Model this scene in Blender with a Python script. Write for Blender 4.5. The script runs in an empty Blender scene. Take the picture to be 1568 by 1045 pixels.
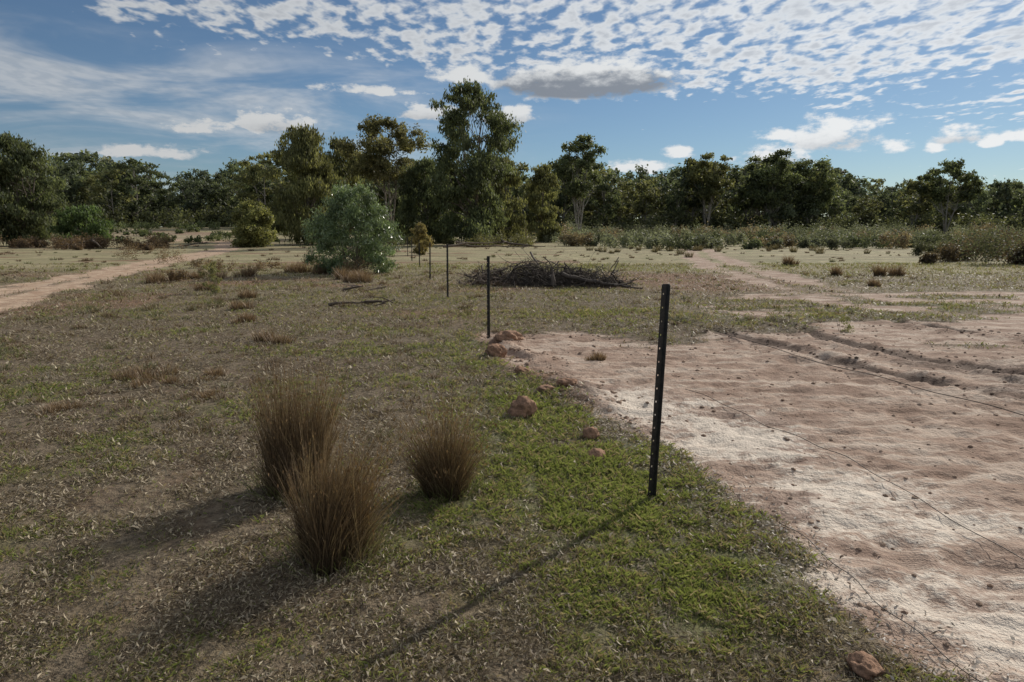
import bpy, math, numpy as np
from mathutils import Vector
R=np.random.default_rng(7)
scene=bpy.context.scene
# ------------------------------------------------------------------ helpers
_T=[np.random.default_rng(100+i).random((256,256)) for i in range(6)]
def vn(x,y,s=0):
    T=_T[s%6]; xf=np.floor(x); yf=np.floor(y)
    xi=xf.astype(np.int64); yi=yf.astype(np.int64); u=x-xf; v=y-yf
    u=u*u*(3-2*u); v=v*v*(3-2*v)
    a=T[xi%256,yi%256]; b=T[(xi+1)%256,yi%256]; c=T[xi%256,(yi+1)%256]; d=T[(xi+1)%256,(yi+1)%256]
    return (a*(1-u)+b*u)*(1-v)+(c*(1-u)+d*u)*v
def fbm(x,y,sc,o=3,s=0):
    t=0;a=1;n=0
    for i in range(o):
        t=t+a*vn(x/sc*2**i+17.3*i+40,y/sc*2**i+9.1*i+40,s+i); n+=a; a*=.5
    return t/n
def sstep(a,b,x):
    t=np.clip((x-a)/(b-a),0,1); return t*t*(3-2*t)
def segdist(x,y,pts,closed=False):
    d=np.full(np.shape(x),1e9); n=len(pts)
    for i in range(n if closed else n-1):
        ax,ay=pts[i]; bx,by=pts[(i+1)%n]; dx,dy=bx-ax,by-ay
        t=np.clip(((x-ax)*dx+(y-ay)*dy)/(dx*dx+dy*dy),0,1)
        d=np.minimum(d,np.hypot(x-ax-t*dx,y-ay-t*dy))
    return d
def inside(x,y,pts):
    c=np.zeros(np.shape(x),bool); n=len(pts)
    for i in range(n):
        ax,ay=pts[i]; bx,by=pts[(i+1)%n]
        if ay==by: continue
        c^=((ay>y)!=(by>y))&(x<(bx-ax)*(y-ay)/(by-ay)+ax)
    return c
def sdf(x,y,pts):
    return np.where(inside(x,y,pts),1,-1)*segdist(x,y,pts,True)
def mk(name,V,F,mats,col=None,smooth=False,midx=None,attrs=None,parent=None):
    V=np.asarray(V,dtype=np.float32); F=np.asarray(F,dtype=np.int32)
    me=bpy.data.meshes.new(name); k=F.shape[1]
    me.vertices.add(len(V)); me.vertices.foreach_set("co",V.ravel())
    me.loops.add(F.size); me.loops.foreach_set("vertex_index",F.ravel())
    me.polygons.add(len(F)); me.polygons.foreach_set("loop_start",np.arange(0,F.size,k,dtype=np.int32))
    if midx is not None: me.polygons.foreach_set("material_index",np.asarray(midx,dtype=np.int32))
    me.polygons.foreach_set("use_smooth",np.full(len(F),smooth,dtype=bool))
    me.update(calc_edges=True)
    D=dict(attrs or {})
    if col is not None: D["Col"]=col
    for n,c in D.items():
        c=np.asarray(c,dtype=np.float32)
        if c.shape[1]==3: c=np.c_[c,np.ones(len(c),np.float32)]
        a=me.color_attributes.new(n,'FLOAT_COLOR','POINT'); a.data.foreach_set("color",np.ascontiguousarray(c,dtype=np.float32).ravel())
    for m in (mats if isinstance(mats,(list,tuple)) else [mats]): me.materials.append(m)
    ob=bpy.data.objects.new(name,me); scene.collection.objects.link(ob)
    if parent: ob.parent=parent
    return ob
class Acc:
    def __init__(s): s.V=[];s.F=[];s.C=[];s.M=[];s.n=0
    def add(s,V,F,C,m=0):
        V=np.asarray(V,float);F=np.asarray(F)
        C=np.asarray(C,float)
        if C.ndim==1: C=np.tile(C,(len(V),1))
        s.V.append(V);s.F.append(F+s.n);s.C.append(C);s.M.append(np.full(len(F),m));s.n+=len(V)
    def get(s): return np.concatenate(s.V),np.concatenate(s.F),np.concatenate(s.C),np.concatenate(s.M)
def tube(P,r,k=6):
    P=np.asarray(P,float); r=np.asarray(r,float)*np.ones(len(P)); n=len(P)
    T=np.gradient(P,axis=0); T/=np.linalg.norm(T,axis=1,keepdims=True)+1e-9
    up=np.where(np.abs(T[:,2:3])>.9,np.array([[1.,0,0]]),np.array([[0,0,1.]]))
    if np.any(np.abs(T[:,2])>.9): up=np.tile([[1.,.1,0]],(n,1))
    A=np.cross(T,up); A/=np.linalg.norm(A,axis=1,keepdims=True)+1e-9
    B=np.cross(T,A)
    an=np.arange(k)*2*np.pi/k
    V=P[:,None]+r[:,None,None]*(np.cos(an)[None,:,None]*A[:,None]+np.sin(an)[None,:,None]*B[:,None])
    i=np.arange(n-1)[:,None]*k; j=np.arange(k)[None]; j2=(j+1)%k
    F=np.stack([i+j,i+j2,i+k+j2,i+k+j],-1).reshape(-1,4)
    return V.reshape(-1,3),F
# ------------------------------------------------------------------ materials
class NT:
    def __init__(s,nt): s.nt=nt; s.L=nt.links
    def n(s,t,**k):
        nd=s.nt.nodes.new(t)
        for a,b in k.items(): setattr(nd,a,b)
        return nd
    def put(s,sock,v):
        if isinstance(v,bpy.types.NodeSocket): s.L.new(v,sock)
        elif v is not None:
            if isinstance(v,(tuple,list)) and len(v)==3 and sock.type=='RGBA': v=(*v,1)
            sock.default_value=v
    def m(s,op,a,b=None,c=None,clamp=False):
        nd=s.n('ShaderNodeMath',operation=op); nd.use_clamp=clamp
        s.put(nd.inputs[0],a)
        if b is not None: s.put(nd.inputs[1],b)
        if c is not None: s.put(nd.inputs[2],c)
        return nd.outputs[0]
    def mix(s,f,a,b,bt='MIX'):
        nd=s.n('ShaderNodeMix',data_type='RGBA',blend_type=bt)
        s.put(nd.inputs[0],f); s.put(nd.inputs[6],a); s.put(nd.inputs[7],b); return nd.outputs[2]
    def ss(s,x,a,b,lo=0.,hi=1.):
        nd=s.n('ShaderNodeMapRange',interpolation_type='SMOOTHSTEP')
        s.put(nd.inputs[0],x); s.put(nd.inputs[1],a); s.put(nd.inputs[2],b); nd.inputs[3].default_value=lo; nd.inputs[4].default_value=hi
        return nd.outputs[0]
    def noise(s,vec,sc,det=4,ro=.55,dist=0.):
        nd=s.n('ShaderNodeTexNoise'); s.put(nd.inputs['Vector'],vec); nd.inputs['Scale'].default_value=sc
        nd.inputs['Detail'].default_value=det; nd.inputs['Roughness'].default_value=ro; nd.inputs['Distortion'].default_value=dist
        return nd.outputs[0]
    def mapping(s,vec,rot=(0,0,0),scale=(1,1,1),loc=(0,0,0)):
        nd=s.n('ShaderNodeMapping'); s.put(nd.inputs[0],vec); nd.inputs[1].default_value=loc; nd.inputs[2].default_value=rot; nd.inputs[3].default_value=scale
        return nd.outputs[0]
def newmat(name):
    m=bpy.data.materials.new(name); m.use_nodes=True; m.node_tree.nodes.clear()
    t=NT(m.node_tree); o=t.n('ShaderNodeOutputMaterial'); return m,t,o
def leafmat(name,trans=.35,rough=.6,spec=.3,tint=(1,1,1),tb=1.6):
    m,t,o=newmat(name)
    a=t.n('ShaderNodeAttribute',attribute_name='Col').outputs[0]
    p=t.n('ShaderNodeBsdfPrincipled'); t.put(p.inputs['Base Color'],a); p.inputs['Roughness'].default_value=rough; p.inputs['Specular IOR Level'].default_value=spec
    tr=t.n('ShaderNodeBsdfTranslucent'); c=t.mix(1.0,a,(tb,tb*1.0,tb*.7),'MULTIPLY'); t.put(tr.inputs[0],c)
    mx=t.n('ShaderNodeMixShader'); mx.inputs[0].default_value=trans
    t.L.new(p.outputs[0],mx.inputs[1]); t.L.new(tr.outputs[0],mx.inputs[2]); t.L.new(mx.outputs[0],o.inputs[0])
    return m
def simplemat(name,rough=.9,bsc=0,bst=.3,c1=None,c2=None,nsc=8,metal=0,spec=.3):
    m,t,o=newmat(name)
    tc=t.n('ShaderNodeTexCoord').outputs['Object']
    p=t.n('ShaderNodeBsdfPrincipled'); p.inputs['Roughness'].default_value=rough; p.inputs['Metallic'].default_value=metal; p.inputs['Specular IOR Level'].default_value=spec
    nz=t.noise(tc,nsc,4,.6)
    if c1 is None:
        a=t.n('ShaderNodeAttribute',attribute_name='Col').outputs[0]
        f=t.ss(nz,.3,.7,.65,1.35); col=t.mix(1.0,a,f,'MULTIPLY')
    else: col=t.mix(t.ss(nz,.35,.65),c1,c2)
    t.put(p.inputs['Base Color'],col)
    if bsc:
        b=t.n('ShaderNodeBump'); b.inputs['Strength'].default_value=bst; b.inputs['Distance'].default_value=.02
        t.put(b.inputs['Height'],t.noise(tc,bsc,4,.65)); t.L.new(b.outputs[0],p.inputs['Normal'])
    t.L.new(p.outputs[0],o.inputs[0]); return m
M_leaf=leafmat("foliage",.42,tb=1.6)
M_sap=leafmat("sapling_foliage",.35,.38,.6,tb=1.5)
M_grass=leafmat("grass_blades",.36,.6,.3,tb=1.65)
M_straw=leafmat("dry_straw",.2,.6,.3,tb=1.3)
M_bark=simplemat("bark",.9,6,.5,nsc=3)
M_wood=simplemat("dead_wood",.85,12,.5,nsc=6)
M_clod=simplemat("earth_clods",.95,30,.9,nsc=25)
M_post=simplemat("black_steel",.45,60,.15,(.012,.012,.013),(.03,.027,.025),30,.3,.5)
M_wire=simplemat("wire_steel",.5,0,0,(.035,.03,.028),(.07,.06,.05),20,.6)
# ------------------------------------------------------------------ site layout (metres)
DIRT=[(-.3,11.7),(-.1,10.4),(.2,9.0),(.5,7.6),(.95,6.6),(1.25,5.6),(1.5,4.7),(1.68,3.95),(1.66,3.3),(1.8,2.8),(1.92,2.4),(2.0,1.2),(2.2,-3),(14,-4),(26,6),(22,10),(13,12.0),(10.5,13.6),(8,12.0),(6.5,13.2),(5.0,11.6),(3.6,12.4),(2.4,11.1),(1.2,12.1)]
RUT1=[(7.5,4.6),(5.45,7.0),(4.6,8.85),(4.25,10.4),(3.7,12.2),(2.8,14.5)]
RUT2=[(9,5.8),(6.35,8.2),(5.75,9.6),(5.35,11.1),(5.1,13.2),(4.4,15)]
RUT3=[(14,6.5),(9.5,10.2),(7.6,13),(7.3,16)]
TRACK=[(16,8),(10.6,13.4),(8.1,17),(8.5,22),(9.7,33),(12.5,48),(18,70)]
TRACK2=[(19,9),(12.6,14.4),(9.9,18),(10.2,23),(11.6,33),(14.5,48),(20,70)]
ROAD=[(-8,1),(-10.8,9.5),(-14,18.5),(-16.8,27),(-21.4,43.5),(-29.5,72),(-40,96),(-60,112)]
POSTS=[(.928,4.33,1.435,.05),(-.386,11.39,1.39,.0),(-1.69,17.97,1.42,.01),(-3.05,25.5,1.40,.02),(-4.57,34,1.38,0),(-6.06,41.6,1.4,.02),(-7.5,49.5,1.4,.0)]
GREEN=[(.45,4.6,1.15,1.2,1.1),(.8,3.3,.9,.75,.75),(.2,6.8,.9,1.9,.8),(-.5,10.5,1.1,3.0,.45),(3,14.5,7,1.4,.6),(-2.9,6.6,1.1,.45,.5),(-.8,3.6,.7,.4,.35),(10,16.5,6,2.2,.5),(-3,17,5,5,.25),(3,34,14,5,.4),(-3.2,2.9,.5,.25,.25),(2.0,4.2,.25,.5,.6),(-1.1,8,1.0,.5,.35),(20,40,18,12,.35)]
def masks(x,y):
    wob=(fbm(x,y,.9,4,1)-.5); wb2=(fbm(x,y,2.6,3,3)-.5)
    dirt=sstep(-.3,.22,sdf(x,y,DIRT)+wob*.9+wb2*2.2*sstep(8,11.5,y))
    isl=sstep(.60,.68,fbm(x*.6,y*1.5,1.3,4,5))*sstep(9.5,11.5,y)
    dirt=dirt*(1-isl*.8)
    tr=np.minimum(segdist(x,y,TRACK),segdist(x,y,TRACK2))
    dirt=np.maximum(dirt,sstep(1.1,.1,tr+wob*1.5)*(.55+.6*sstep(.35,.55,fbm(x,y,3,3,2))))
    patch=sstep(.50,.61,fbm(x*.4,y*1.3,1.5,4,2))*sstep(2.5,6,x)*sstep(11,12.5,y)*sstep(28,17,y)
    dirt=np.maximum(dirt,patch*.9)
    rd_=segdist(x,y,ROAD)
    road=sstep(1.7,.9,rd_+wob*1.7+wb2*.8)*(1-.6*np.exp(-(rd_/.28)**2)*sstep(.4,.6,fbm(x,y,1.5,3,4)))
    dirt=np.clip(np.maximum(dirt,road),0,1)
    clear=sstep(0,4,sdf(x,y,[(-78,106),(-46,102),(-40,118),(-46,132),(-80,136),(-90,120)])+ (fbm(x,y*2,9,3,3)-.5)*26)
    dirt=np.maximum(dirt,clear*.45)
    g=np.zeros_like(x)
    for cx,cy,rx,ry,s in GREEN: g=np.maximum(g,s*np.exp(-((x-cx)/rx)**2-((y-cy)/ry)**2))
    g=np.maximum(g,.36*sstep(.42,.7,fbm(x,y,1.1,3,4))*(.5+.5*sstep(2.5,5,y)))
    g=g*(.2+1.5*fbm(x,y,.5,4,5))
    red=np.exp(-((x-6.5)/4.2)**2-((y-25)/5.5)**2)*.95
    red=np.maximum(red,.9*np.exp(-((x+9)/7)**2-((y-24)/2.4)**2)*sstep(.35,.55,fbm(x,y,2,3,2)))
    red=np.maximum(red,.8*np.exp(-(segdist(x,y,[(-.2,11.6),(.25,9.6),(1.0,6.9)])/.5)**2))
    red=np.maximum(red,.5*sstep(.52,.66,fbm(x*.5,y*1.4,3,3,1))*sstep(9,16,y)*(x<4))
    red=np.clip(red*(.5+fbm(x,y,1.4,3,3)),0,1)
    r1=np.minimum(np.minimum(segdist(x,y,RUT1),segdist(x,y,RUT2)),segdist(x,y,RUT3)+.06)+(fbm(x,y,.4,2,3)-.5)*.26
    wet=np.exp(-(r1/.20)**2)*(.45+1.0*sstep(.3,.6,fbm(x,y,.9,3,0)))
    wet=np.maximum(wet,.6*sstep(.55,.68,fbm(x*.8,y*1.4,1.6,4,1))*sstep(4,7,y)*sstep(13,10,y))
    pale=np.exp(-((sdf(x,y,DIRT)-.7)/.95)**2)*sstep(9,6.5,y)*(.2+1.1*fbm(x,y,.7,4,2))
    return dirt,np.clip(g,0,1),np.clip(wet,0,1),red,np.clip(pale,0,1),road
def rise(x,y):
    b=x/np.maximum(y,1); return (1.0+1.8*sstep(-.12,-.42,b))*sstep(84,160,y)
def hgt(x,y,mk_=None):
    x=np.asarray(x,float);y=np.asarray(y,float)
    dirt,g,wet,red,pale,road=masks(x,y) if mk_ is None else mk_
    near=sstep(70,25,y)
    z=rise(x,y)
    z+=(fbm(x,y,3.5,3,0)-.5)*.10*near
    z+=(fbm(x,y,.45,3,1)-.5)*.04*near*(1-dirt*.35)
    z+=(fbm(x,y,.12,2,2)-.5)*.022*sstep(16,8,y)
    z-=dirt*.03*sstep(60,20,y)
    z+=dirt*sstep(16,9,y)*((np.abs(fbm(x,y*1.5,.35,3,4)-.5)*-.13)+.015)
    r=np.minimum(np.minimum(segdist(x,y,RUT1),segdist(x,y,RUT2)),segdist(x,y,RUT3)+.05)+(fbm(x,y,.4,2,3)-.5)*.26
    bk=sstep(.32,.58,fbm(x,y,.8,3,0))
    z+=(-.05*np.exp(-(r/.13)**2)+.055*np.exp(-((r-.28)/.12)**2)*(.1+1.3*fbm(x,y,.25,3,5)))*(.3+.7*bk)
    m=segdist(x,y,[(-.25,11.4),(0,10),(.35,8.6),(.9,6.9)])
    z+=.10*np.exp(-(m/.3)**2)*sstep(.4,.7,fbm(x,y,.45,3,3))
    return z
def h1(x,y): return float(hgt(np.array([x]),np.array([y]))[0])
# ------------------------------------------------------------------ ground
def ground():
    ys=[-40.,-20,-10,-5,-2,0,.7,1.2]; y=1.5
    while y<60: ys.append(y); y+=max(.026,.0105*y*(.5 if y<14 else .9))
    while y<5000: ys.append(y); y*=1.05
    ys=np.array(ys); k=np.linspace(-1,1,660)
    k=np.sign(k)*(.75*np.abs(k)+.25*np.abs(k)**3)
    W=1.35*(np.maximum(ys,0)+4.5)+np.where(ys<0,20,0)
    X=k[None]*W[:,None]; Y=np.repeat(ys[:,None],len(k),1)
    x=X.ravel();yy=Y.ravel(); mm=masks(x,yy); z=hgt(x,yy,mm)
    nr,nc=X.shape; i=np.arange(nr-1)[:,None]*nc+np.arange(nc-1)[None]
    F=np.stack([i,i+1,i+nc+1,i+nc],-1).reshape(-1,4)
    dirt,g,wet,red,pale,road=mm
    m,t,o=newmat("ground_soil_and_grass")
    P=t.n('ShaderNodeTexCoord').outputs['Object']
    a1=t.n('ShaderNodeAttribute',attribute_name='M1'); s1=t.n('ShaderNodeSeparateColor'); t.L.new(a1.outputs[0],s1.inputs[0])
    a2=t.n('ShaderNodeAttribute',attribute_name='M2'); s2=t.n('ShaderNodeSeparateColor'); t.L.new(a2.outputs[0],s2.inputs[0])
    D,G,Wt=s1.outputs; Rd,Pl,Ro=s2.outputs
    sp=t.n('ShaderNodeSeparateXYZ'); t.L.new(P,sp.inputs[0])
    farf=t.ss(sp.outputs[1],9.,45.)
    nL=t.noise(P,.35,3,.6); nM=t.noise(P,2.2,4,.65); nF=t.noise(P,14,4,.7); nS=t.noise(P,60,3,.7)
    nW=t.noise(t.mapping(P,(0,0,.2),(.25,1,1)),.28,4,.65)
    dry=t.mix(t.ss(nF,.35,.65),(.07,.052,.034),(.175,.135,.09))
    dry=t.mix(t.m('MULTIPLY',t.ss(nS,.52,.68),.45),dry,(.27,.22,.155))
    dry=t.mix(t.m('MULTIPLY',t.ss(nM,.45,.7),.45),dry,(.13,.08,.05))
    fard=t.mix(t.ss(nL,.35,.65),(.33,.285,.165),(.23,.21,.11))
    fard=t.mix(t.m('MULTIPLY',t.ss(nW,.45,.6),.7),fard,(.16,.13,.075))
    fard=t.mix(t.m('MULTIPLY',t.ss(nM,.45,.62),.55),fard,(.17,.13,.08))
    fard=t.mix(t.m('MULTIPLY',t.ss(nF,.48,.66),.4),fard,(.38,.33,.21))
    dry=t.mix(farf,dry,fard)
    grn=t.mix(t.ss(nF,.35,.65),(.058,.075,.024),(.14,.15,.055))
    gf=t.ss(t.m('ADD',G,t.m('MULTIPLY',t.m('SUBTRACT',nM,.5),.9)),.15,.65)
    veg=t.mix(t.m('MULTIPLY',gf,.7),dry,grn)
    rd=t.mix(t.ss(nF,.4,.6),(.12,.068,.042),(.24,.145,.09))
    veg=t.mix(t.ss(t.m('ADD',Rd,t.m('MULTIPLY',t.m('SUBTRACT',nF,.5),.8)),.2,.7),veg,rd)
    so=t.mix(t.ss(nM,.35,.65),(.25,.165,.12),(.37,.268,.205))
    nD=t.noise(t.mapping(P,(0,0,.75),(1,2.6,1)),.9,5,.68,.5)
    so=t.mix(t.m('MULTIPLY',t.ss(nD,.48,.60),.75),so,(.48,.385,.31))
    so=t.mix(t.m('MULTIPLY',t.ss(nD,.47,.38),.6),so,(.18,.112,.08))
    so=t.mix(t.m('MULTIPLY',t.ss(nF,.52,.62),.5),so,(.21,.145,.104))
    so=t.mix(t.m('MULTIPLY',t.ss(t.m('ADD',Pl,t.m('ADD',t.m('MULTIPLY',t.m('SUBTRACT',nF,.5),1.6),t.m('MULTIPLY',t.m('SUBTRACT',nD,.5),2.2))),.4,.85),.75),so,(.60,.52,.43))
    so=t.mix(t.m('MULTIPLY',t.ss(nS,.58,.7),.35),so,(.2,.14,.1))
    so=t.mix(t.m('MULTIPLY',t.ss(t.m('ADD',Wt,t.m('MULTIPLY',t.m('SUBTRACT',nF,.5),1.)),.3,.8),.85),so,(.085,.054,.04))
    ro=t.mix(t.ss(nM,.4,.6),(.34,.225,.15),(.50,.375,.265)); ro=t.mix(t.m('MULTIPLY',t.ss(nF,.5,.65),.6),ro,(.26,.16,.10))
    so=t.mix(t.m('MULTIPLY',Ro,.85),so,ro)
    df=t.ss(t.m('ADD',D,t.m('MULTIPLY',t.m('SUBTRACT',nF,.5),1.2)),.3,.7)
    col=t.mix(df,veg,so)
    p=t.n('ShaderNodeBsdfPrincipled'); p.inputs['Specular IOR Level'].default_value=.2
    t.put(p.inputs['Base Color'],col)
    t.put(p.inputs['Roughness'],t.ss(t.m('ADD',Pl,nF),.6,1.2,.95,.7))
    H=t.m('ADD',t.m('MULTIPLY',nF,1.3),t.m('MULTIPLY',nS,.3))
    b=t.n('ShaderNodeBump'); b.inputs['Strength'].default_value=.65; b.inputs['Distance'].default_value=.05
    t.put(b.inputs['Height'],H); t.L.new(b.outputs[0],p.inputs['Normal']); t.L.new(p.outputs[0],o.inputs[0])
    mk("ground",np.c_[x,yy,z],F,m,smooth=True,attrs={"M1":np.c_[dirt,g,wet],"M2":np.c_[red,pale,road]})
ground()
# ------------------------------------------------------------------ grass blades
def blades(x,y,z,hh,w,lean,col,rng,az=None,bend=.5):
    n=len(x); az=rng.uniform(0,2*np.pi,n) if az is None else az
    sd=rng.uniform(0,2*np.pi,n); D=np.c_[np.cos(az),np.sin(az),np.zeros(n)]; S=np.c_[np.cos(sd),np.sin(sd),np.zeros(n)]*(w/2)[:,None]
    B=np.c_[x,y,z]; L=(hh*lean)[:,None]
    Mi=B+D*L*.35*(1-bend*.4)+np.c_[np.zeros((n,2)),hh*.55]; Tp=B+D*L+np.c_[np.zeros((n,2)),hh*np.sqrt(np.clip(1-(lean*.6)**2,.1,1))]
    V=np.stack([B-S,B+S,Mi+S*.75,Tp],1).reshape(-1,3)
    i=np.arange(n)[:,None]*4
    F=np.concatenate([i+[0,1,2],i+[0,2,3]])
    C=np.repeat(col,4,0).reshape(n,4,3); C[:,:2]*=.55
    return V,F,C.reshape(-1,3)
def sample(n,y0,y1,wd=.88):
    y=np.exp(R.uniform(np.log(y0),np.log(y1),n)); x=R.uniform(-1,1,n)*wd*(y+.8); return x,y
def lerp(a,b,t): return np.asarray(a)*(1-t[:,None])+np.asarray(b)*t[:,None]
def grass():
    x,y=sample(900000,1.9,38); d,g,wt,rd,pl,ro=masks(x,y)
    cl=fbm(x,y,.14,3,4)
    p=(g*1.6+.06)*(1-np.clip(d*1.3,0,1))*(1-.7*np.clip(rd,0,1))*sstep(.34,.63,cl+g*.14)
    k=R.random(len(x))<p; x,y,g,cl=x[k],y[k],g[k],cl[k]; n=len(x)
    s=(np.maximum(y,3)/4)**.5
    hh=R.uniform(.014,.050,n)*(0.4+1.1*cl)*(.7+.5*g)*s
    t=R.random(n); c=lerp((.115,.14,.038),(.24,.26,.09),t)
    far=sstep(6,20,y)[:,None]; c=c*(1-far*.4)+np.array([.23,.2,.1])*far*.4
    dr=(R.random(n)<(.55-.40*np.clip(g*1.0,0,1)))[:,None]; c=np.where(dr,lerp((.17,.13,.08),(.34,.28,.18),t),c)
    V,F,C=blades(x,y,hgt(x,y)-.004,hh,.0042*(np.maximum(y,3)/4)**.9*R.uniform(.5,1.3,n),R.uniform(.2,1.2,n),c,R)
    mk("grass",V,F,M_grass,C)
    x,y=sample(700000,1.9,30); d,g,wt,rd,pl,ro=masks(x,y)
    cl=fbm(x,y,.3,3,2)
    p=(.9-.5*g)*(1-np.clip(d*1.2,0,1))*sstep(.26,.6,cl)
    k=R.random(len(x))<p; x,y,cl=x[k],y[k],cl[k]; n=len(x)
    s=(np.maximum(y,2.5)/4)**.65; L=R.uniform(.012,.055,n)*s; w=R.uniform(.0010,.0024,n)*s*1.1
    az=R.uniform(0,2*np.pi,n); el=R.normal(.25,.35,n); z=hgt(x,y)+R.uniform(.001,.012,n)
    D=np.c_[np.cos(az)*np.cos(el),np.sin(az)*np.cos(el),np.sin(el)]; S=np.c_[-np.sin(az),np.cos(az),R.normal(0,.4,n)]*w[:,None]/2
    B=np.c_[x,y,z]; E=B+D*L[:,None]; bw=np.c_[-np.sin(az),np.cos(az),np.zeros(n)]*(L*R.normal(0,.15,n))[:,None]; Mi=(B+E)/2+bw+[0,0,.004]
    V=np.stack([B-S,B+S,Mi+S,E],1).reshape(-1,3); i=np.arange(n)[:,None]*4
    F=np.concatenate([i+[0,1,2],i+[0,2,3]])
    t=R.random(n)**1.8; c=lerp((.10,.07,.045),(.46,.385,.27),t)
    mk("dry_grass_litter",V,F,M_straw,np.repeat(c,4,0))
grass()
def tuft(acc,x,y,H,W,n,c0,c1,splay=.5,w=.004,seeds=0.,ld=(0,0)):
    a=R.uniform(0,2*np.pi,n); r=np.sqrt(R.random(n)); bx=x+np.cos(a)*r*W; by=y+np.sin(a)*r*W
    z0=h1(x,y)-.01
    hh=H*R.uniform(.35,1.12,n)*(1-.15*r); az=a+R.normal(0,.7,n); ln=splay*(r*.8+R.uniform(0,.6,n)**1.5)
    sdz=R.uniform(0,2*np.pi,n); S=np.c_[np.cos(sdz),np.sin(sdz),np.zeros(n)]*w/2
    D=np.c_[np.cos(az)*ln+ld[0],np.sin(az)*ln+ld[1],np.zeros(n)]; B=np.c_[bx,by,np.full(n,z0)]
    P=[B+D*(hh*q**1.7)[:,None]+np.c_[np.zeros((n,2)),hh*q*(1-.18*ln*q)] for q in (0,.33,.66,1)]
    Wq=[1,.9,.7,.25]; V=np.stack([v for p,q in zip(P,Wq) for v in (p-S*q,p+S*q)],1)
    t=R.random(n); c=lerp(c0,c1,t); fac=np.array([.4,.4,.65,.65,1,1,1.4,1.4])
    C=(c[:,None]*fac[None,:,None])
    i=np.arange(n)[:,None]*8; F=np.concatenate([i+[0,1,3,2],i+[2,3,5,4],i+[4,5,7,6]])
    acc.add(V.reshape(-1,3),F,C.reshape(-1,3))
    if seeds>0:
        k=R.random(n)<seeds; T=P[2][k]+(P[3][k]-P[2][k])*R.uniform(0.3,1.,(k.sum(),1)); m=len(T)
        s=R.uniform(.004,.009,m)[:,None]; u=np.array([0,0,1.6]); q=np.c_[np.cos(sdz[k]),np.sin(sdz[k]),np.zeros(m)]
        V=np.stack([T-u*s,T+q*s*.8,T+u*s,T-q*s*.8],1)
        acc.add(V.reshape(-1,3),np.arange(m*4).reshape(m,4),np.repeat(lerp((.10,.055,.025),(.28,.18,.09),R.random(m)),4,0))
for i,(x,y,H,W,nb) in enumerate([(-1.47,4.46,.95,.21,12),(-.94,3.47,.88,.20,12),(-.44,4.42,.84,.14,9)]):
    a=Acc()
    for j in range(nb):
        an=R.uniform(0,6.28); rr=W*math.sqrt(R.random())*.8; ox,oy=math.cos(an)*rr,math.sin(an)*rr
        k=(.35,.75,2.1)[i]; ld=(ox*k+R.normal(0,.10)+(.03,.16,.0)[i],oy*k+R.normal(0,.10))
        tuft(a,x+ox,y+oy,H*R.uniform(.52,1.06),W*.38,(210,220,150)[i],(.055,.034,.02),(.235,.16,.092),(.20,.30,.42)[i],.0031,.35,ld)
    for j in range(5):
        an=R.uniform(0,6.28); tuft(a,x+math.cos(an)*W*.6,y+math.sin(an)*W*.6,H*R.uniform(.8,1.1),W*.3,28,(.12,.08,.045),(.40,.30,.18),.3,.0028,.8,(R.normal((.0,.16,0)[i],.14),R.normal(0,.14)))
    tuft(a,x,y,H*.42,W*1.05,500,(.09,.062,.033),(.31,.23,.14),.6,.0036)
    tuft(a,x,y,H*.18,W*1.5,300,(.09,.11,.03),(.22,.23,.08),.9,.0045)
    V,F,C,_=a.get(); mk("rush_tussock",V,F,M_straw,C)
a=Acc()
spec=[(-4.6,8.1,.24,.28),(-4.2,7.8,.16,.2),(-3.7,8.1,.15,.2),(-3.85,10.8,.28,.3),(-5.2,13.3,.24,.2),(-9.1,20.8,.35,.25),(-5.6,24.5,.6,.6),(-6.3,26,.6,.5),(-8,29,.6,.5),(-9.6,30,.6,.6),(-11.5,26,.55,.6),(-10.6,27,.6,.5),(-12.5,24,.5,.5),(-3.3,7.2,.1,.15),(-4.4,6.6,.12,.2),(-7,18,.3,.25),(-6.2,15.5,.26,.2),
 (14.5,36,.7,.35),(13,27.5,.5,.18),(14.6,27,.6,.22),(15.5,27.5,.6,.25),(12,22.5,.35,.2),(1.2,9.5,.16,.15)]
for x,y,H,W in spec:
    for j in range(5): tuft(a,x+R.normal(0,W*.5),y+R.normal(0,W*.5),H*R.uniform(.5,1.05),W*.45,int(60+60*W),(.12,.07,.042),(.30,.21,.125),.6,.004*(max(y,4)/4)**.8)
for _ in range(1200):
    y=math.exp(R.uniform(math.log(5),math.log(100))); x=R.uniform(-.85,.6)*y
    if masks(np.array([x]),np.array([y]))[0][0]>.3: continue
    s=R.uniform(.3,1)**1.3*(.22 if y<14 else .40)*(1 if y<40 else 1.4)*(.65 if x>0 else 1); gg=R.random()<.3
    tuft(a,x,y,s*.6,s*.5,42,(.085,.085,.035) if gg else (.105,.064,.04),(.19,.19,.085) if gg else (.24,.17,.105),.8,.004*(y/4)**.75)
for _ in range(26):
    x=R.uniform(5,30); y=R.uniform(44,70)+x*.3; s=R.uniform(.4,.7)
    tuft(a,x,y,s,s*.5,80,(.11,.10,.05),(.26,.2,.11),.6,.03)
V,F,C,_=a.get(); mk("dry_grass_tufts",V,F,M_straw,C)
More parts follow.
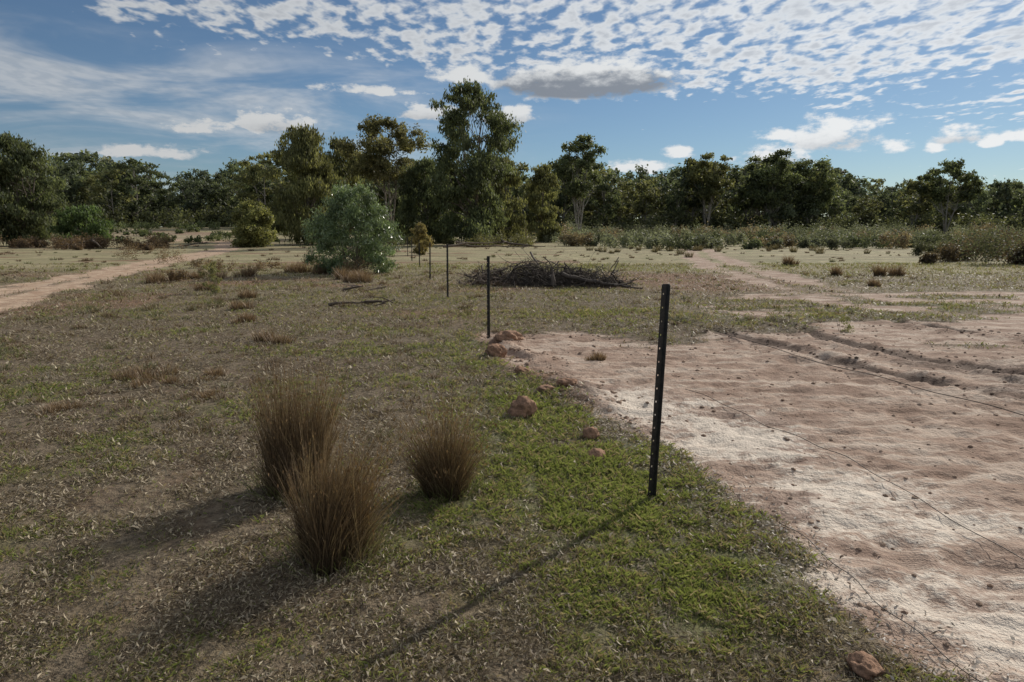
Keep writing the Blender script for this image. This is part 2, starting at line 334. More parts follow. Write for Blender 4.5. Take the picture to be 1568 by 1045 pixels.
# ------------------------------------------------------------------ clods & stones
def blob(x,y,r,squash=.7,sub=3,sd=0,z=None):
    import bmesh
    bm=bmesh.new(); bmesh.ops.create_icosphere(bm,subdivisions=sub,radius=1)
    V=np.array([v.co[:] for v in bm.verts]); F=np.array([[v.index for v in f.verts] for f in bm.faces]); bm.free()
    rg=np.random.default_rng(sd+5); o=rg.uniform(0,99,3)
    q=1+.9*(fbm(V[:,0]*1+o[0]+V[:,2],V[:,1]+o[1]-V[:,2]*.7,.7,4,sd)-.5)+.35*(fbm(V[:,0]+V[:,1]+o[2],V[:,2]+o[0],.22,2,sd+1)-.5)
    V=V*q[:,None]*[1,rg.uniform(.75,1.1),squash]; V=V*r
    z0=h1(x,y) if z is None else z
    return V+[x,y,z0+r*squash*.35],F
for i,(x,y,r,s) in enumerate([(.105,6.42,.14,.95),(-.23,9.72,.15,.9),(.68,5.72,.07,.85),(.66,5.15,.07,.85),(.4,7.35,.11,.45),(.62,7.45,.12,.4),(-.12,10.9,.18,.65),(.12,8.3,.08,.6),(-.02,11.3,.2,.5),(1.42,2.52,.06,.7)]):
    V,F=blob(x,y,r,s,4,i); mk("earth_clod",V,F,M_clod,np.tile([.25,.145,.092],(len(V),1)),smooth=True)
def smallrocks(name,X,Y,Rr,cols,sq=.6):
    acc=Acc(); base=[blob(0,0,1,sq,1,s,0) for s in range(6)]
    Z=hgt(X,Y)
    for i in range(len(X)):
        V,F=base[i%6]; th=R.uniform(0,6.28); c,s=math.cos(th),math.sin(th)
        W=np.c_[V[:,0]*c-V[:,1]*s,V[:,0]*s+V[:,1]*c,V[:,2]-.25]*Rr[i]+[X[i],Y[i],Z[i]]
        acc.add(W,F,cols[i])
    V,F,C,_=acc.get(); mk(name,V,F,M_clod,C)
n=24000; x,y=R.uniform(-.8,9,n),R.uniform(2.2,13,n); sd_=sdf(x,y,DIRT)
rr=np.minimum(np.minimum(segdist(x,y,RUT1),segdist(x,y,RUT2)),segdist(x,y,RUT3)); rm=segdist(x,y,[(-.25,11.4),(0,10),(.35,8.6),(.9,6.9)])
pr=np.exp(-((sd_-.05)/.25)**2)*.2+np.exp(-(rr/.35)**2)*.22*sstep(3,6,y)+np.exp(-(rm/.5)**2)*.3+.07*(sd_>0)
k=R.random(len(x))<pr; x,y,rm,rr=x[k],y[k],rm[k],rr[k]
rad=R.uniform(.12,1,len(x))**2.5*.024*(y/4)**.4*np.where(rm<.5,1.3,1)+.003
tt=R.random(len(x)); c=lerp((.15,.09,.06),(.36,.26,.19),tt); c=np.where((rr<.35)[:,None],c*.5,c)
smallrocks("soil_clods",x,y,rad,c)
n=24000; x,y=R.uniform(-.2,3,n),R.uniform(1.9,7.5,n); sd_=sdf(x,y,DIRT); k=R.random(n)<np.exp(-((sd_+.12)/.25)**2); x,y=x[k],y[k]; n=len(x)
z=hgt(x,y)+R.uniform(.004,.02,n); a1=R.uniform(0,6.28,n); L=R.uniform(.005,.018,n); w=L*R.uniform(.2,.45,n)
D=np.c_[np.cos(a1),np.sin(a1),R.normal(0,.3,n)]*L[:,None]; S=np.c_[-np.sin(a1),np.cos(a1),R.normal(0,.4,n)]*w[:,None]; B=np.c_[x,y,z]
V=np.stack([B-D,B-S,B+D,B+S],1).reshape(-1,3)
mk("leaf_litter",V,np.arange(4*n).reshape(n,4),M_straw,np.repeat(lerp((.10,.07,.05),(.50,.45,.4),R.random(n)**1.4),4,0))
# ------------------------------------------------------------------ fence posts (Y-section steel pickets with holes)
def picket(x,y,H,lean,yaw):
    e=bpy.data.objects.new("fence_post",None); scene.collection.objects.link(e)
    e.location=(x,y,h1(x,y)-.25); e.rotation_euler=(0,math.atan2(lean,H),yaw)
    Ht=H+.25
    for j,(ang,w,holes) in enumerate([(math.pi,.034,True),(math.radians(62),.026,False),(math.radians(-62),.026,False)]):
        us=[0.001,.016,.025,w] if holes else [0.001,w*.5,w*.8,w]
        zs=[0.]; zz=.12; hz=[]
        while zz<Ht-.03:
            if holes: zs+= [zz,zz+.011]; hz.append(len(zs)-2)
            zz+=.088
        zs.append(Ht); V=[];F=[]
        for zq in zs:
            for u in us: V.append((math.cos(ang)*u,math.sin(ang)*u,zq if u<w*.99 else (zq if zq<Ht else zq-.008)))
        for i in range(len(zs)-1):
            for k in range(3):
                if holes and k==1 and i in hz: continue
                F.append([i*4+k,i*4+k+1,i*4+k+5,i*4+k+4])
        ob=mk("flange_%d"%(j+1),V,F,M_post,parent=e); md=ob.modifiers.new("t","SOLIDIFY"); md.thickness=.0042+.0008*j; md.offset=0
    V,F=tube([(0,0,0),(0,0,Ht*.5),(0,0,Ht-.002)],[.0045]*3,8); mk("spine",V,F,M_post,parent=e,smooth=True)
for i,(x,y,H,l) in enumerate(POSTS): picket(x,y,H,l,math.radians([12,-5,8,0,10,-8,4][i]))
def wire(pts,r,name="fence_wire",lift=.012):
    P=np.array(pts,float); n=120; t=np.linspace(0,len(P)-1,n); Q=np.c_[np.interp(t,range(len(P)),P[:,0]),np.interp(t,range(len(P)),P[:,1])]
    for _ in range(6): Q[1:-1]=(Q[:-2]+Q[1:-1]*2+Q[2:])/4
    Q[:,0]+=np.sin(t*2.1)*.02+np.sin(t*5.3)*.008; z=hgt(Q[:,0],Q[:,1]); z=np.convolve(np.pad(z,12,'edge'),np.ones(25)/25,'valid')+lift+.015*np.sin(t*3)**2
    V,F=tube(np.c_[Q,z],r,5); mk(name,V,F,M_wire,smooth=True)
wire([(1.95,7.5),(2.15,6.8),(2.32,6.08),(2.5,5.5),(2.6,4.94),(2.7,4.2),(2.76,3.43),(2.75,2.4)],.0028,lift=.025)
wire([(2.9,14),(3.6,11.6),(4.14,9.1),(4.55,7.57),(4.88,6.4),(5.3,5)],.0045,lift=.04)
wire([(1.62,3.9),(1.7,3.45),(1.76,3.05),(1.8,2.6),(1.85,2.1),(1.9,1.5)],.0024,lift=.03)
# ------------------------------------------------------------------ dead wood
def stick(acc,p0,p1,r,bend=.15,col=(.16,.13,.1),k=6,n=7):
    p0=np.array(p0,float);p1=np.array(p1,float); L=np.linalg.norm(p1-p0); t=np.linspace(0,1,n)[:,None]
    off=R.normal(0,1,3)*bend*L; P=p0*(1-t)+p1*t+off*np.sin(t*np.pi)*.5+R.normal(0,.03*L*.4,(n,3))
    V,F=tube(P,np.linspace(r,r*.25,n),k); acc.add(V,F,np.array(col)*R.uniform(.6,1.4))
a=Acc()
def pile(cx,cy,lx,ly,h,n,sm,rs=(.007,.012,.02,.036),col=(.085,.068,.055)):
    for _ in range(n):
        u=np.clip(R.normal(0,.45),-1,1); v=np.clip(R.normal(0,.4),-1,1); hz=h*max(0,1-u*u)*max(0,1-v*v)*R.uniform(.05,1.)
        th=R.normal(0,1.1)+(math.pi if R.random()<.5 else 0); L=R.uniform(.25,1.0)*sm; D=np.array([math.cos(th),math.sin(th),R.normal(.05,.45)])*L/2
        c=np.array([cx+u*lx,cy+v*ly,max(hz,.04+abs(D[2]))]); r=R.choice(rs,p=[.5,.3,.15,.05])
        stick(a,c-D,c+D,r,.28,col,5)
pile(2.0,22.2,1.5,.9,.55,650,.9)
pile(.7,22.6,1.2,.9,.78,520,.9)
pile(-.6,22.9,1.1,1.0,.55,380,.7,col=(.12,.09,.07))
pile(3.0,21.6,.9,.6,.32,200,.7)
stick(a,(1.6,21.6,.42),(4.0,20.6,.08),.08,.06,(.07,.055,.045),8,12); stick(a,(3.1,20.8,.12),(3.95,21.1,.38),.035,.1,(.07,.055,.045))
stick(a,(1.3,21.4,.1),(1.25,21.4,.6),.09,.03,(.07,.055,.045),8)
stick(a,(-1,22,.4),(.7,22,1.0),.02,.15); stick(a,(.3,22,.7),(-.5,22.1,1.05),.018,.25); stick(a,(.9,22,.6),(.3,22.2,1.25),.016,.25)
for _ in range(46):
    p=np.array([R.uniform(-1.5,3.0),R.uniform(21.8,23),R.uniform(.2,.5)]); stick(a,p,p+[R.uniform(-.5,.5),R.uniform(-.2,.2),R.uniform(.1,.5)],.010,.3,(.1,.08,.065))
V,F,C,_=a.get(); mk("brush_pile",V,F,M_wood,C,smooth=True)
def branch(pts,r):
    global a; a=Acc()
    for i in range(len(pts)-1): stick(a,pts[i],pts[i+1],r,.05,(.1,.075,.055),7,6)
    p=np.array(pts[len(pts)//2])
    for _ in range(5): stick(a,p+R.normal(0,.2,3)*[2,1,0],p+[R.uniform(-.7,.7),R.uniform(-.4,.4),R.uniform(.0,.12)],r*.4,.2,(.12,.09,.07),5)
    V,F,C,_=a.get(); mk("fallen_branch",V,F,M_wood,C,smooth=True)
branch([(-4.35,16.1,.05),(-3.5,16.2,.09),(-2.85,16.5,.1)],.045)
branch([(-5.0,20.2,.05),(-4.5,20.3,.14)],.05)
branch([(-45,68,.2),(-42,69,.9),(-40.5,68,.2)],.12)
branch([(-46,84,.3),(-38,85,.35)],.2)
branch([(-6,60,.4),(-1,62,.8),(3,63,.4)],.12)
branch([(-5,63,.7),(1,61,.4)],.1)
# ------------------------------------------------------------------ trees
def leafquads(C,L,W,rg,droop=.6):
    n=len(C); A=rg.normal(0,1,(n,3)); A/=np.linalg.norm(A,axis=1,keepdims=True); A=A*(1-droop)+np.array([0,0,-1])*droop; A/=np.linalg.norm(A,axis=1,keepdims=True)
    S=np.cross(A,rg.normal(0,1,(n,3))); S/=np.linalg.norm(S,axis=1,keepdims=True)+1e-9
    l=L*rg.uniform(.6,1.3,n)[:,None]; w=W*rg.uniform(.6,1.3,n)[:,None]
    V=np.stack([C-A*l/2,C-A*l*.05+S*w/2,C+A*l/2,C-A*l*.05-S*w/2],1).reshape(-1,3)
    return V,np.arange(4*n).reshape(n,4)
def tree(H,W,seed,prof,ncl,nleaf,leaf,c0,c1,tr=.25,base=.25,clr=(.11,.2),droop=.6,fork=.3,stems=1,flat=.75,tcol=(.15,.125,.1),D=None,tips=True,loose=.62,fill=0):
    rg=np.random.default_rng(seed); acc=Acc(); D=D or W
    trunks=[]
    for s in range(stems):
        n=9; t=np.linspace(0,1,n); a0=rg.uniform(0,6.28); sp=(0.0 if stems==1 else .22*W*rg.uniform(.5,1))
        top=np.array([math.cos(a0)*sp,math.sin(a0)*sp,H*rg.uniform(.72,.86)])
        P=np.c_[top[0]*t**1.2,top[1]*t**1.2,top[2]*t]; P[:,:2]+=np.c_[np.sin(t*5+a0),np.cos(t*4+a0)]*(.018*H)*t[:,None]
        if stems>1: P[:,0]+=math.cos(a0)*.15;P[:,1]+=math.sin(a0)*.15
        r=tr*(1-.85*t)/stems**.5; r[0]*=1.35; V,F=tube(P,r,8); acc.add(V,F,tcol,0); trunks.append((P,r))
    hs,rs=zip(*prof); cl=[]; tries=0
    while len(cl)<ncl and tries<4000:
        tries+=1
        h=base+(1-base)*(len(cl)+rg.random())/ncl if ncl>20 else rg.uniform(base,1)
        rad=np.interp(h,hs,rs)
        if rg.random()>.35+.65*rad: 
            if ncl<=20: continue
        a=rg.uniform(0,6.28); q=math.sqrt(rg.uniform(.1,1)); rc=W*rg.uniform(*clr)*(1 if h<.85 else .85)
        c=np.array([math.cos(a)*q*rad*max(W/2-rc*.5,.1),math.sin(a)*q*rad*max(D/2-rc*.5,.1),h*H-rc*flat*.6])
        if c[2]<rc*.3: c[2]=rc*.3
        cl.append((c,rc))
    tot=sum(rc**2 for _,rc in cl)
    for c,rc in cl:
        P,r=trunks[rg.integers(len(trunks))]
        z0=np.clip(c[2]-rg.uniform(.12,.35)*H,H*fork*.6,H*.8) ; z0=min(z0,c[2]*.9)
        p0=np.array([np.interp(z0,P[:,2],P[:,0]),np.interp(z0,P[:,2],P[:,1]),z0]); r0=np.interp(z0,P[:,2],r)
        t=np.linspace(0,1,6)[:,None]; Q=p0+(c-p0)*t; Q[:,:2]+=(c-p0)[:2]*(np.sin(t*np.pi)*.12); Q+=rg.normal(0,.012*H,(6,3))*np.sin(t*np.pi)
        V,F=tube(Q,np.linspace(min(r0*.6,tr*.4),tr*.05,6),5); acc.add(V,F,tcol,0)
        nl=max(int(nleaf*rc**2/tot),10); ns=rg.integers(9,16)
        d=rg.normal(0,1,(ns,3)); d/=np.linalg.norm(d,axis=1,keepdims=True); d[:,2]=np.where(d[:,2]<-.3,-d[:,2]*.6,d[:,2])
        sc=c+d*[rc,rc,rc*flat]*rg.uniform(.25,1.15,(ns,1)); sr=rc*rg.uniform(.2,.44,ns)
        if tips:
            for q in sc[:5]:
                V,F=tube([c,(c+q)/2+rg.normal(0,.1*rc,3),q],[tr*.05,tr*.035,tr*.015],4); acc.add(V,F,tcol,0)
        w=rg.integers(0,ns,nl); g=rg.normal(0,loose,(nl,3))*sr[w][:,None]; g[:,2]-=np.abs(rg.normal(0,.5*droop,nl))*sr[w]
        C=sc[w]+g; C[:,2]=np.maximum(C[:,2],.05)
        V,F=leafquads(C,leaf[0],leaf[1],rg,droop)
        br=rg.uniform(.75,1.25)*(rg.uniform(.65,1.4,ns)[w]); t=rg.random(nl); col=lerp(c0,c1,t)*br[:,None]
        acc.add(V,F,np.repeat(col,4,0),1)
    return acc.get()
def put(name,x,y,T,leafm=None,zs=0):
    V,F,C,M=T; ob=mk(name,V,F,[M_bark,leafm or M_leaf],C,midx=M); ob.location=(x,y,h1(x,y)-.08); return ob
DG=((.055,.068,.033),(.13,.145,.068)); OG=((.085,.09,.036),(.18,.175,.075)); YG=((.11,.12,.042),(.22,.21,.085)); BG_=((.055,.068,.04),(.125,.145,.078))
colu=[(0,.55),(.15,.8),(.35,1),(.6,.92),(.8,.7),(.93,.45),(1,.15)]
umb=[(.3,.2),(.5,.6),(.7,.95),(.85,1),(.95,.7),(1,.3)]
oval=[(.15,.5),(.35,.85),(.6,1),(.8,.85),(1,.3)]
K=1/1.014/1045
def gx(u,Y): return (u-784)*K*Y
put("eucalyptus_tree",gx(722,88),88,tree(19.4,12.6,11,[(.05,.45),(.2,.65),(.4,.78),(.6,1),(.8,.95),(.92,.75),(1,.4)],78,38000,(.46,.16),*DG,tr=.34,base=.1,clr=(.09,.155),stems=2,droop=.65))
put("eucalyptus_tree",gx(468,90),90,tree(15.0,11,12,colu,60,30000,(.46,.15),*OG,tr=.28,base=.08,clr=(.09,.17),stems=2,droop=.8))
put("eucalyptus_tree",gx(598,104),104,tree(17.8,14,13,umb,38,15000,(.52,.2),(.09,.09,.038),(.18,.16,.078),tr=.36,base=.56,clr=(.08,.15),droop=.4,fork=.3,stems=3,flat=.6,tcol=(.22,.19,.15)))
put("eucalyptus_tree",gx(532,112),112,tree(15.8,12.5,14,colu,54,22000,(.52,.2),*OG,tr=.3,base=.08,clr=(.10,.17),droop=.7))
put("eucalyptus_tree",gx(655,100),100,tree(11.8,10,15,colu,46,20000,(.5,.19),*DG,tr=.25,base=.03,clr=(.12,.2),droop=.6))
put("eucalyptus_tree",gx(600,110),110,tree(8.5,9,25,colu,34,12000,(.5,.2),*DG,tr=.2,base=.03,clr=(.14,.22),droop=.6))
put("eucalyptus_tree",gx(772,96),96,tree(11.8,6.6,16,colu,36,14000,(.46,.17),*OG,tr=.2,base=.06,clr=(.13,.21),droop=.75))
put("eucalyptus_tree",gx(830,105),105,tree(11.5,6.6,17,colu,36,14000,(.46,.17),*OG,tr=.22,base=.06,clr=(.13,.21),droop=.7))
put("eucalyptus_tree",gx(38,84),84,tree(12.9,9.8,18,oval,56,26000,(.46,.16),*DG,tr=.3,base=.06,clr=(.10,.18),droop=.6,stems=2))
put("eucalyptus_tree",gx(-45,80),80,tree(12.5,9,19,oval,46,13000,(.5,.22),*DG,tr=.3,base=.08,clr=(.12,.2)))
put("eucalyptus_tree",gx(886,135),135,tree(19.2,11.5,20,umb,34,10500,(.6,.26),*DG,tr=.34,base=.42,clr=(.09,.17),droop=.4,flat=.6,stems=3,tcol=(.22,.2,.17)))
put("eucalyptus_tree",gx(1082,150),150,tree(17.2,13,21,umb,32,8500,(.65,.3),*OG,tr=.34,base=.5,clr=(.09,.16),droop=.4,flat=.55,stems=3,tcol=(.26,.23,.19)))
put("eucalyptus_tree",gx(1448,150),150,tree(15.8,14,22,umb,34,8500,(.65,.3),*DG,tr=.34,base=.5,clr=(.09,.15),droop=.4,flat=.5,stems=3,tcol=(.22,.2,.17)))
put("eucalyptus_tree",gx(1178,150),150,tree(17.8,13,23,umb,36,10000,(.65,.3),*DG,tr=.32,base=.4,clr=(.10,.17),droop=.4,flat=.55,tcol=(.22,.2,.17),stems=2))
put("eucalyptus_tree",gx(1240,155),155,tree(16.6,14,24,umb,36,10000,(.65,.3),*DG,tr=.32,base=.4,clr=(.10,.17),droop=.4,flat=.55,tcol=(.22,.2,.17),stems=2))
put("eucalyptus_sapling",gx(538,29.6),29.6,tree(3.8,4.0,31,[(0,.85),(.2,1),(.5,1),(.75,.85),(.9,.6),(1,.25)],72,28000,(.16,.042),(.075,.11,.045),(.2,.25,.13),tr=.06,base=.06,clr=(.10,.16),droop=.5,stems=3,fork=.1),M_sap)
put("wattle_bush",gx(387,78),78,tree(5.2,5.4,32,[(0,.6),(.3,.9),(.6,1),(.85,.8),(1,.4)],44,15000,(.34,.14),*YG,tr=.1,base=.06,clr=(.13,.2),droop=.4,stems=3,fork=.1))
put("wattle_bush",gx(644,52),52,tree(2.4,1.7,33,oval,22,4000,(.2,.08),(.15,.13,.05),(.28,.22,.1),tr=.05,base=.1,clr=(.15,.22),stems=2,fork=.1))
put("wattle_bush",gx(128,78),78,tree(4.6,6.5,34,oval,34,10000,(.34,.15),(.05,.075,.025),(.10,.14,.05),tr=.1,base=.05,clr=(.12,.2),stems=3,fork=.1))
put("wattle_bush",gx(318,19.5),19.5,tree(1.0,.7,35,oval,22,1400,(.07,.022),(.10,.11,.04),(.22,.2,.1),tr=.015,base=.1,clr=(.12,.2),stems=3,fork=.1))
put("wattle_bush",gx(1312,12.2),12.2,tree(.42,.4,36,oval,10,500,(.035,.012),(.12,.13,.05),(.25,.24,.12),tr=.008,base=.1,clr=(.12,.2),stems=3,fork=.1))
SK=[(-.95,.10),(-.74,.112),(-.66,.085),(-.62,.105),(-.58,.104),(-.52,.088),(-.45,.082),(-.39,.104),(-.36,.106),(-.25,.105),(-.1,.095),(.02,.096),(.07,.091),(.1,.10),(.14,.096),(.18,.088),(.24,.088),(.28,.094),(.33,.09),(.37,.098),(.43,.092),(.48,.080),(.53,.072),(.58,.07),(.63,.073),(.68,.066),(.75,.065),(.95,.072)]
sa,sv=zip(*SK)
var=[tree(16,10.5+i%3,50+i,umb if i%4 else oval,24,2100,(.9,.44),*((DG,OG,BG_)[i%3]),tr=.26,base=(.42 if i%4 else .15),clr=(.11,.19),droop=.35,flat=.6,tcol=(.24,.21,.18),tips=False,stems=1+i%3) for i in range(10)]
acc=Acc()
for row,(y0,y1,sc,nn) in enumerate([(150,172,.97,78),(178,205,.95,84),(210,250,.93,84)]):
    for i in range(nn):
        b=-.95+1.9*(i+R.random())/nn; Y=R.uniform(y0,y1); z0=float(rise(np.array(b*Y),np.array(Y)))
        h=(np.interp(b,sa,sv)*Y+1.75)*sc*R.uniform(.7,1.1)-z0
        V,F,C,M=var[R.integers(10)]; s=h/15.6; th=R.uniform(0,6.28); c,s_=math.cos(th),math.sin(th); ws=s*R.uniform(.85,1.3)
        W=np.c_[(V[:,0]*c-V[:,1]*s_)*ws+b*Y,(V[:,0]*s_+V[:,1]*c)*ws+Y,V[:,2]*s+z0]
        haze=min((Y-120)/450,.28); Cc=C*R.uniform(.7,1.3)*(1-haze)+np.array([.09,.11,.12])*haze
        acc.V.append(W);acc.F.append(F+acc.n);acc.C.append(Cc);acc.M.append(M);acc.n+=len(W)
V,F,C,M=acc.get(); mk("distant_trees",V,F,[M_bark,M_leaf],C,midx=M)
def mound(acc,x,y,h,w,n,leaf,c0,c1,lw=.5):
    nsub=R.integers(6,11)
    cs=np.c_[R.uniform(-.5,.5,nsub)*w,R.uniform(-.5,.5,nsub)*w*.6,R.uniform(.2,.7,nsub)*h]; r=R.uniform(.22,.36,nsub)*h
    k=R.integers(0,nsub,n); C=cs[k]+R.normal(0,.6,(n,3))*r[k][:,None]; C[:,2]=np.abs(C[:,2]); C+=[x,y,float(rise(np.array(x),np.array(y)))]
    V,F=leafquads(C,leaf,leaf*lw,R,0)
    col=lerp(c0,c1,R.random(n))*(R.uniform(.75,1.25,nsub)[k])[:,None]
    acc.add(V,F,np.repeat(col,4,0))
acc=Acc()
for i in range(230):
    b=R.uniform(.04,.95); Y=R.uniform(66,132)*(1 if b>.2 else 1.1); far_=(Y-66)/66
    h=R.uniform(.8,1.7)+far_*R.uniform(.4,2.4); br=R.random(); k=R.uniform(.75,1.3)
    c=((.085,.092,.06),(.15,.158,.11)) if br<.6 else (((.11,.082,.055),(.18,.145,.095)) if br<.82 else ((.05,.06,.034),(.10,.11,.062)))
    mound(acc,b*Y,Y,h,h*R.uniform(1.2,2.2),650,.30,np.array(c[0])*k,np.array(c[1])*k)
for i in range(260):
    b=R.uniform(-.95,.95); Y=R.uniform(146,172); h=R.uniform(3,5.5)*(1 if b>-.25 else 1.1)
    mound(acc,b*Y,Y,h,h*R.uniform(1.5,2.5),420,.8,(.045,.052,.026),(.11,.115,.055))
for i in range(110):
    b=R.uniform(-.95,.95); Y=R.uniform(225,255); h=R.uniform(7,11)
    mound(acc,b*Y,Y,h,h*2.5,420,1.5,(.045,.052,.028),(.10,.11,.06),.7)
for i in range(110):
    b=R.uniform(-.9,-.25); Y=R.uniform(95,145)
    h=R.uniform(.6,1.9)*(.6 if -.64<b<-.42 and Y<125 else 1.1); mound(acc,b*Y,Y,h,h*2.2,320,.35,(.065,.08,.033),(.14,.16,.08))
V,F,C,_=acc.get(); mk("scrub",V,F,M_leaf,C)
acc=Acc()
for i in range(64):
    Y=R.uniform(36,70); b=R.uniform(.60,.95); h=R.uniform(.7,2.2)*(.7 if b<.68 else 1)
    c=((.05,.038,.026),(.115,.085,.054)) if R.random()<.6 else ((.055,.058,.034),(.115,.12,.07))
    mound(acc,b*Y,Y,h,h*R.uniform(1.1,1.7),1500,.15,*c)
for i in range(34):
    Y=R.uniform(62,82); b=R.uniform(-.95,-.5); h=R.uniform(.5,1.7)
    mound(acc,b*Y,Y,h,h*R.uniform(1.3,2.4),700,.2,(.08,.05,.035),(.15,.105,.065))
for i in range(14):
    b=R.uniform(-.2,.05); Y=R.uniform(78,88); h=R.uniform(.8,1.8)
    mound(acc,b*Y,Y,h,h*2,500,.25,(.07,.07,.03),(.15,.14,.065))
for x,y,h in [(-13,30,.6),(-15,33,.6),(-11,31,.5),(-9.5,33,.5),(-7.5,31.5,.6),(-19,38,.8),(-24,44,.9),(-12,24.5,.4),(-26,52,1.2),(-31,57,1.3),(-6.3,28,.7)]:
    mound(acc,x,y,h,h*2.2,700,.08,(.10,.065,.042),(.2,.145,.09))
V,F,C,_=acc.get(); mk("dry_shrubs",V,F,M_leaf,C)
# ------------------------------------------------------------------ sun + sky
AZ=math.radians(41); EL=math.radians(30)
sd=Vector((math.sin(AZ)*math.cos(EL),math.cos(AZ)*math.cos(EL),math.sin(EL)))
L=bpy.data.lights.new("sun","SUN"); L.energy=4.4; L.angle=math.radians(.53); L.color=(1,.94,.84)
lo=bpy.data.objects.new("sun",L); scene.collection.objects.link(lo); lo.rotation_euler=sd.to_track_quat('Z','Y').to_euler(); lo.location=(20,20,30)
w=bpy.data.worlds.new("World"); scene.world=w; w.use_nodes=True; w.node_tree.nodes.clear(); t=NT(w.node_tree)
try: w.cycles.sampling_method='MANUAL'; w.cycles.sample_map_resolution=512
except Exception: pass
out=t.n('ShaderNodeOutputWorld')
sky=t.n('ShaderNodeTexSky',sky_type='NISHITA'); sky.sun_disc=False; sky.sun_elevation=EL; sky.sun_rotation=AZ; sky.air_density=1.0; sky.dust_density=.15; sky.ozone_density=2.8
hs=t.n('ShaderNodeHueSaturation'); hs.inputs['Saturation'].default_value=.95; t.L.new(sky.outputs[0],hs.inputs['Color'])
tint=t.mix(1.0,hs.outputs[0],(.84,.97,1.08),'MULTIPLY')
bg=t.n('ShaderNodeBackground'); bg.inputs[1].default_value=.060; t.L.new(tint,bg.inputs[0])
G=t.n('ShaderNodeTexCoord').outputs['Generated']; sp=t.n('ShaderNodeSeparateXYZ'); t.L.new(G,sp.inputs[0]); x,y,z=sp.outputs
ln=t.m('SQRT',t.m('ADD',t.m('MULTIPLY',x,x),t.m('MULTIPLY',y,y)))
A=t.m('ARCTAN2',x,y); E=t.m('DIVIDE',z,t.m('MAXIMUM',ln,.05))
zz=t.m('ADD',t.m('MAXIMUM',z,.0),.10); cb=t.n('ShaderNodeCombineXYZ'); t.L.new(t.m('DIVIDE',x,zz),cb.inputs[0]); t.L.new(t.m('DIVIDE',y,zz),cb.inputs[1]); PP=cb.outputs[0]
ca=t.n('ShaderNodeCombineXYZ'); t.L.new(A,ca.inputs[0]); t.L.new(E,ca.inputs[1]); AE=ca.outputs[0]
n1=t.noise(t.mapping(PP,(0,0,.45),(1,.72,1)),14,3,.5,.15); n2=t.noise(PP,1.3,3,.5); n3=t.noise(t.mapping(PP,(0,0,-.6),(1,.35,1)),4.2,2,.5)
edge=t.m('SUBTRACT',E,t.m('SUBTRACT',.203,t.m('MULTIPLY',A,.095)))
edge=t.m('ADD',edge,t.m('MULTIPLY',t.m('SUBTRACT',n2,.5),.15))
cov=t.ss(edge,-.03,.05,-.30,.08)
rgt=t.ss(A,.0,.7,0,.07); lft=t.ss(A,-.65,-.3,-.02,0)
dn=t.m('ADD',t.m('ADD',n1,t.m('MULTIPLY',t.m('SUBTRACT',n3,.5),.42)),t.m('ADD',cov,t.m('ADD',rgt,lft)))
alto=t.ss(dn,.45,.66)
n4=t.noise(t.mapping(AE,(0,0,-.12),(2.2,11,1)),1.6,5,.6,.6)
wz=t.m('MULTIPLY',t.ss(n4,.40,.66),t.m('MULTIPLY',t.ss(A,.15,-.45),t.m('MULTIPLY',t.ss(E,.27,.19),t.ss(E,.02,.08))))
wz=t.m('MULTIPLY',wz,.75)
nc=t.noise(t.mapping(AE,(0,0,0),(1,1.9,1)),24,5,.62)
def px(u,v,hw,hh):
    X=(u-784)/1045; Yv=(522.5-v)/1045; dy=.9874+.158*Yv; dz=-.158+.9874*Yv; l=math.hypot(X,dy)
    return math.atan2(X,dy),dz/l,hw/1045*dy/l**1.0,hh/1045
CUM=[(895,130,150,36),(1275,212,72,30),(420,190,60,24),(655,174,62,16),(775,180,55,17),(1190,208,36,11),(1380,226,24,12),(1465,211,42,14),(1562,209,28,10),(1517,218,18,9),(985,258,50,14),(1185,244,60,20),(1432,230,18,9),(1040,236,30,10),(240,236,90,12),(710,118,60,20),(300,196,60,14),(560,140,90,9)]
mxd=None; bot=None; big=None
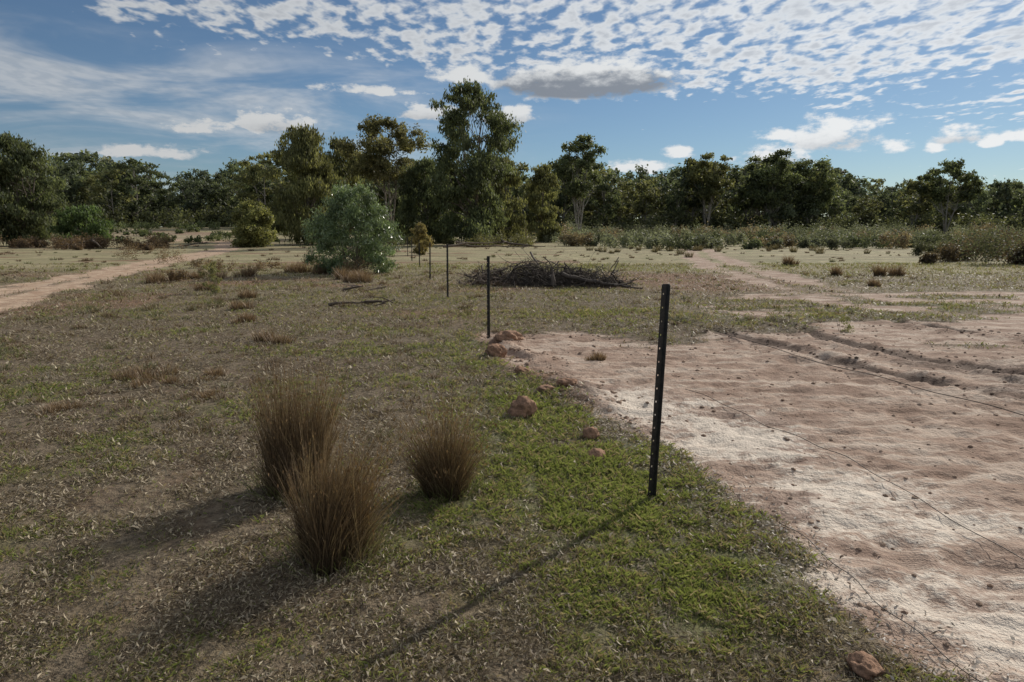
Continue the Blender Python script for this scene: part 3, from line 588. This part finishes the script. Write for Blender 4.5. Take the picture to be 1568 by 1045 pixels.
for u,v,hw,hh in CUM:
    a0,e0,sa_,se=px(u,v,hw,hh)
    da=t.m('DIVIDE',t.m('SUBTRACT',A,a0),sa_); de=t.m('DIVIDE',t.m('SUBTRACT',E,e0),se)
    de2=t.m('MULTIPLY',de,t.ss(de,-.3,.3,1.5,.85))
    q=t.m('SUBTRACT',1.0,t.m('ADD',t.m('MULTIPLY',da,da),t.m('MULTIPLY',de2,de2)))
    if u==895:
        big=t.ss(t.m('ADD',q,t.m('MULTIPLY',t.m('SUBTRACT',nc,.5),2.6)),.0,.6)
        bot=t.m('MULTIPLY',t.ss(t.m('ADD',de,t.m('MULTIPLY',t.m('SUBTRACT',nc,.5),2.2)),.75,-.1),t.ss(q,-.05,.5))
    mxd=q if mxd is None else t.m('MAXIMUM',mxd,q)
    if u in (1275,420,1185,655,775,1465): 
        b2=t.m('MULTIPLY',t.m('MULTIPLY',t.ss(t.m('ADD',de,t.m('MULTIPLY',t.m('SUBTRACT',nc,.5),1.6)),.4,-.6),t.ss(q,.0,.6)),.5); bot=t.m('MAXIMUM',bot,b2)
mxd=t.m('MAXIMUM',mxd,-1.2)
cd=t.m('ADD',mxd,t.m('MULTIPLY',t.m('SUBTRACT',nc,.5),4.4))
cum=t.m('MAXIMUM',t.ss(cd,.0,.9),big)
fac=t.m('MAXIMUM',t.m('MULTIPLY',alto,.95),t.m('MAXIMUM',wz,cum),clamp=True)
fac=t.m('MULTIPLY',fac,t.ss(E,.005,.05))
sh=t.m('MULTIPLY',t.ss(dn,.62,.85),.6)
cc=t.mix(t.m('MULTIPLY',alto,sh),(.80,.83,.86),(.42,.46,.52))
cc=t.mix(t.ss(n1,.35,.6,.55,0),cc,(.52,.59,.67))
cc=t.mix(cum,cc,(.84,.86,.87))
cc=t.mix(t.m('MULTIPLY',bot,.95),cc,(.24,.275,.33))
b2=t.n('ShaderNodeBackground'); t.put(b2.inputs[0],cc); t.put(b2.inputs[1],t.ss(A,-.7,.6,.64,1.0))
mx=t.n('ShaderNodeMixShader'); t.put(mx.inputs[0],fac); t.L.new(bg.outputs[0],mx.inputs[1]); t.L.new(b2.outputs[0],mx.inputs[2]); t.L.new(mx.outputs[0],out.inputs[0])
# ------------------------------------------------------------------ camera
cd_=bpy.data.cameras.new("camera"); cam=bpy.data.objects.new("camera",cd_); scene.collection.objects.link(cam)
cd_.lens=24; cd_.sensor_width=36; cd_.clip_start=.05; cd_.clip_end=9000
cam.location=(0,0,1.75); cam.rotation_euler=(math.radians(90-9.1),0,0); scene.camera=cam
scene.view_settings.view_transform='Standard'; scene.view_settings.look='None'; scene.view_settings.exposure=0
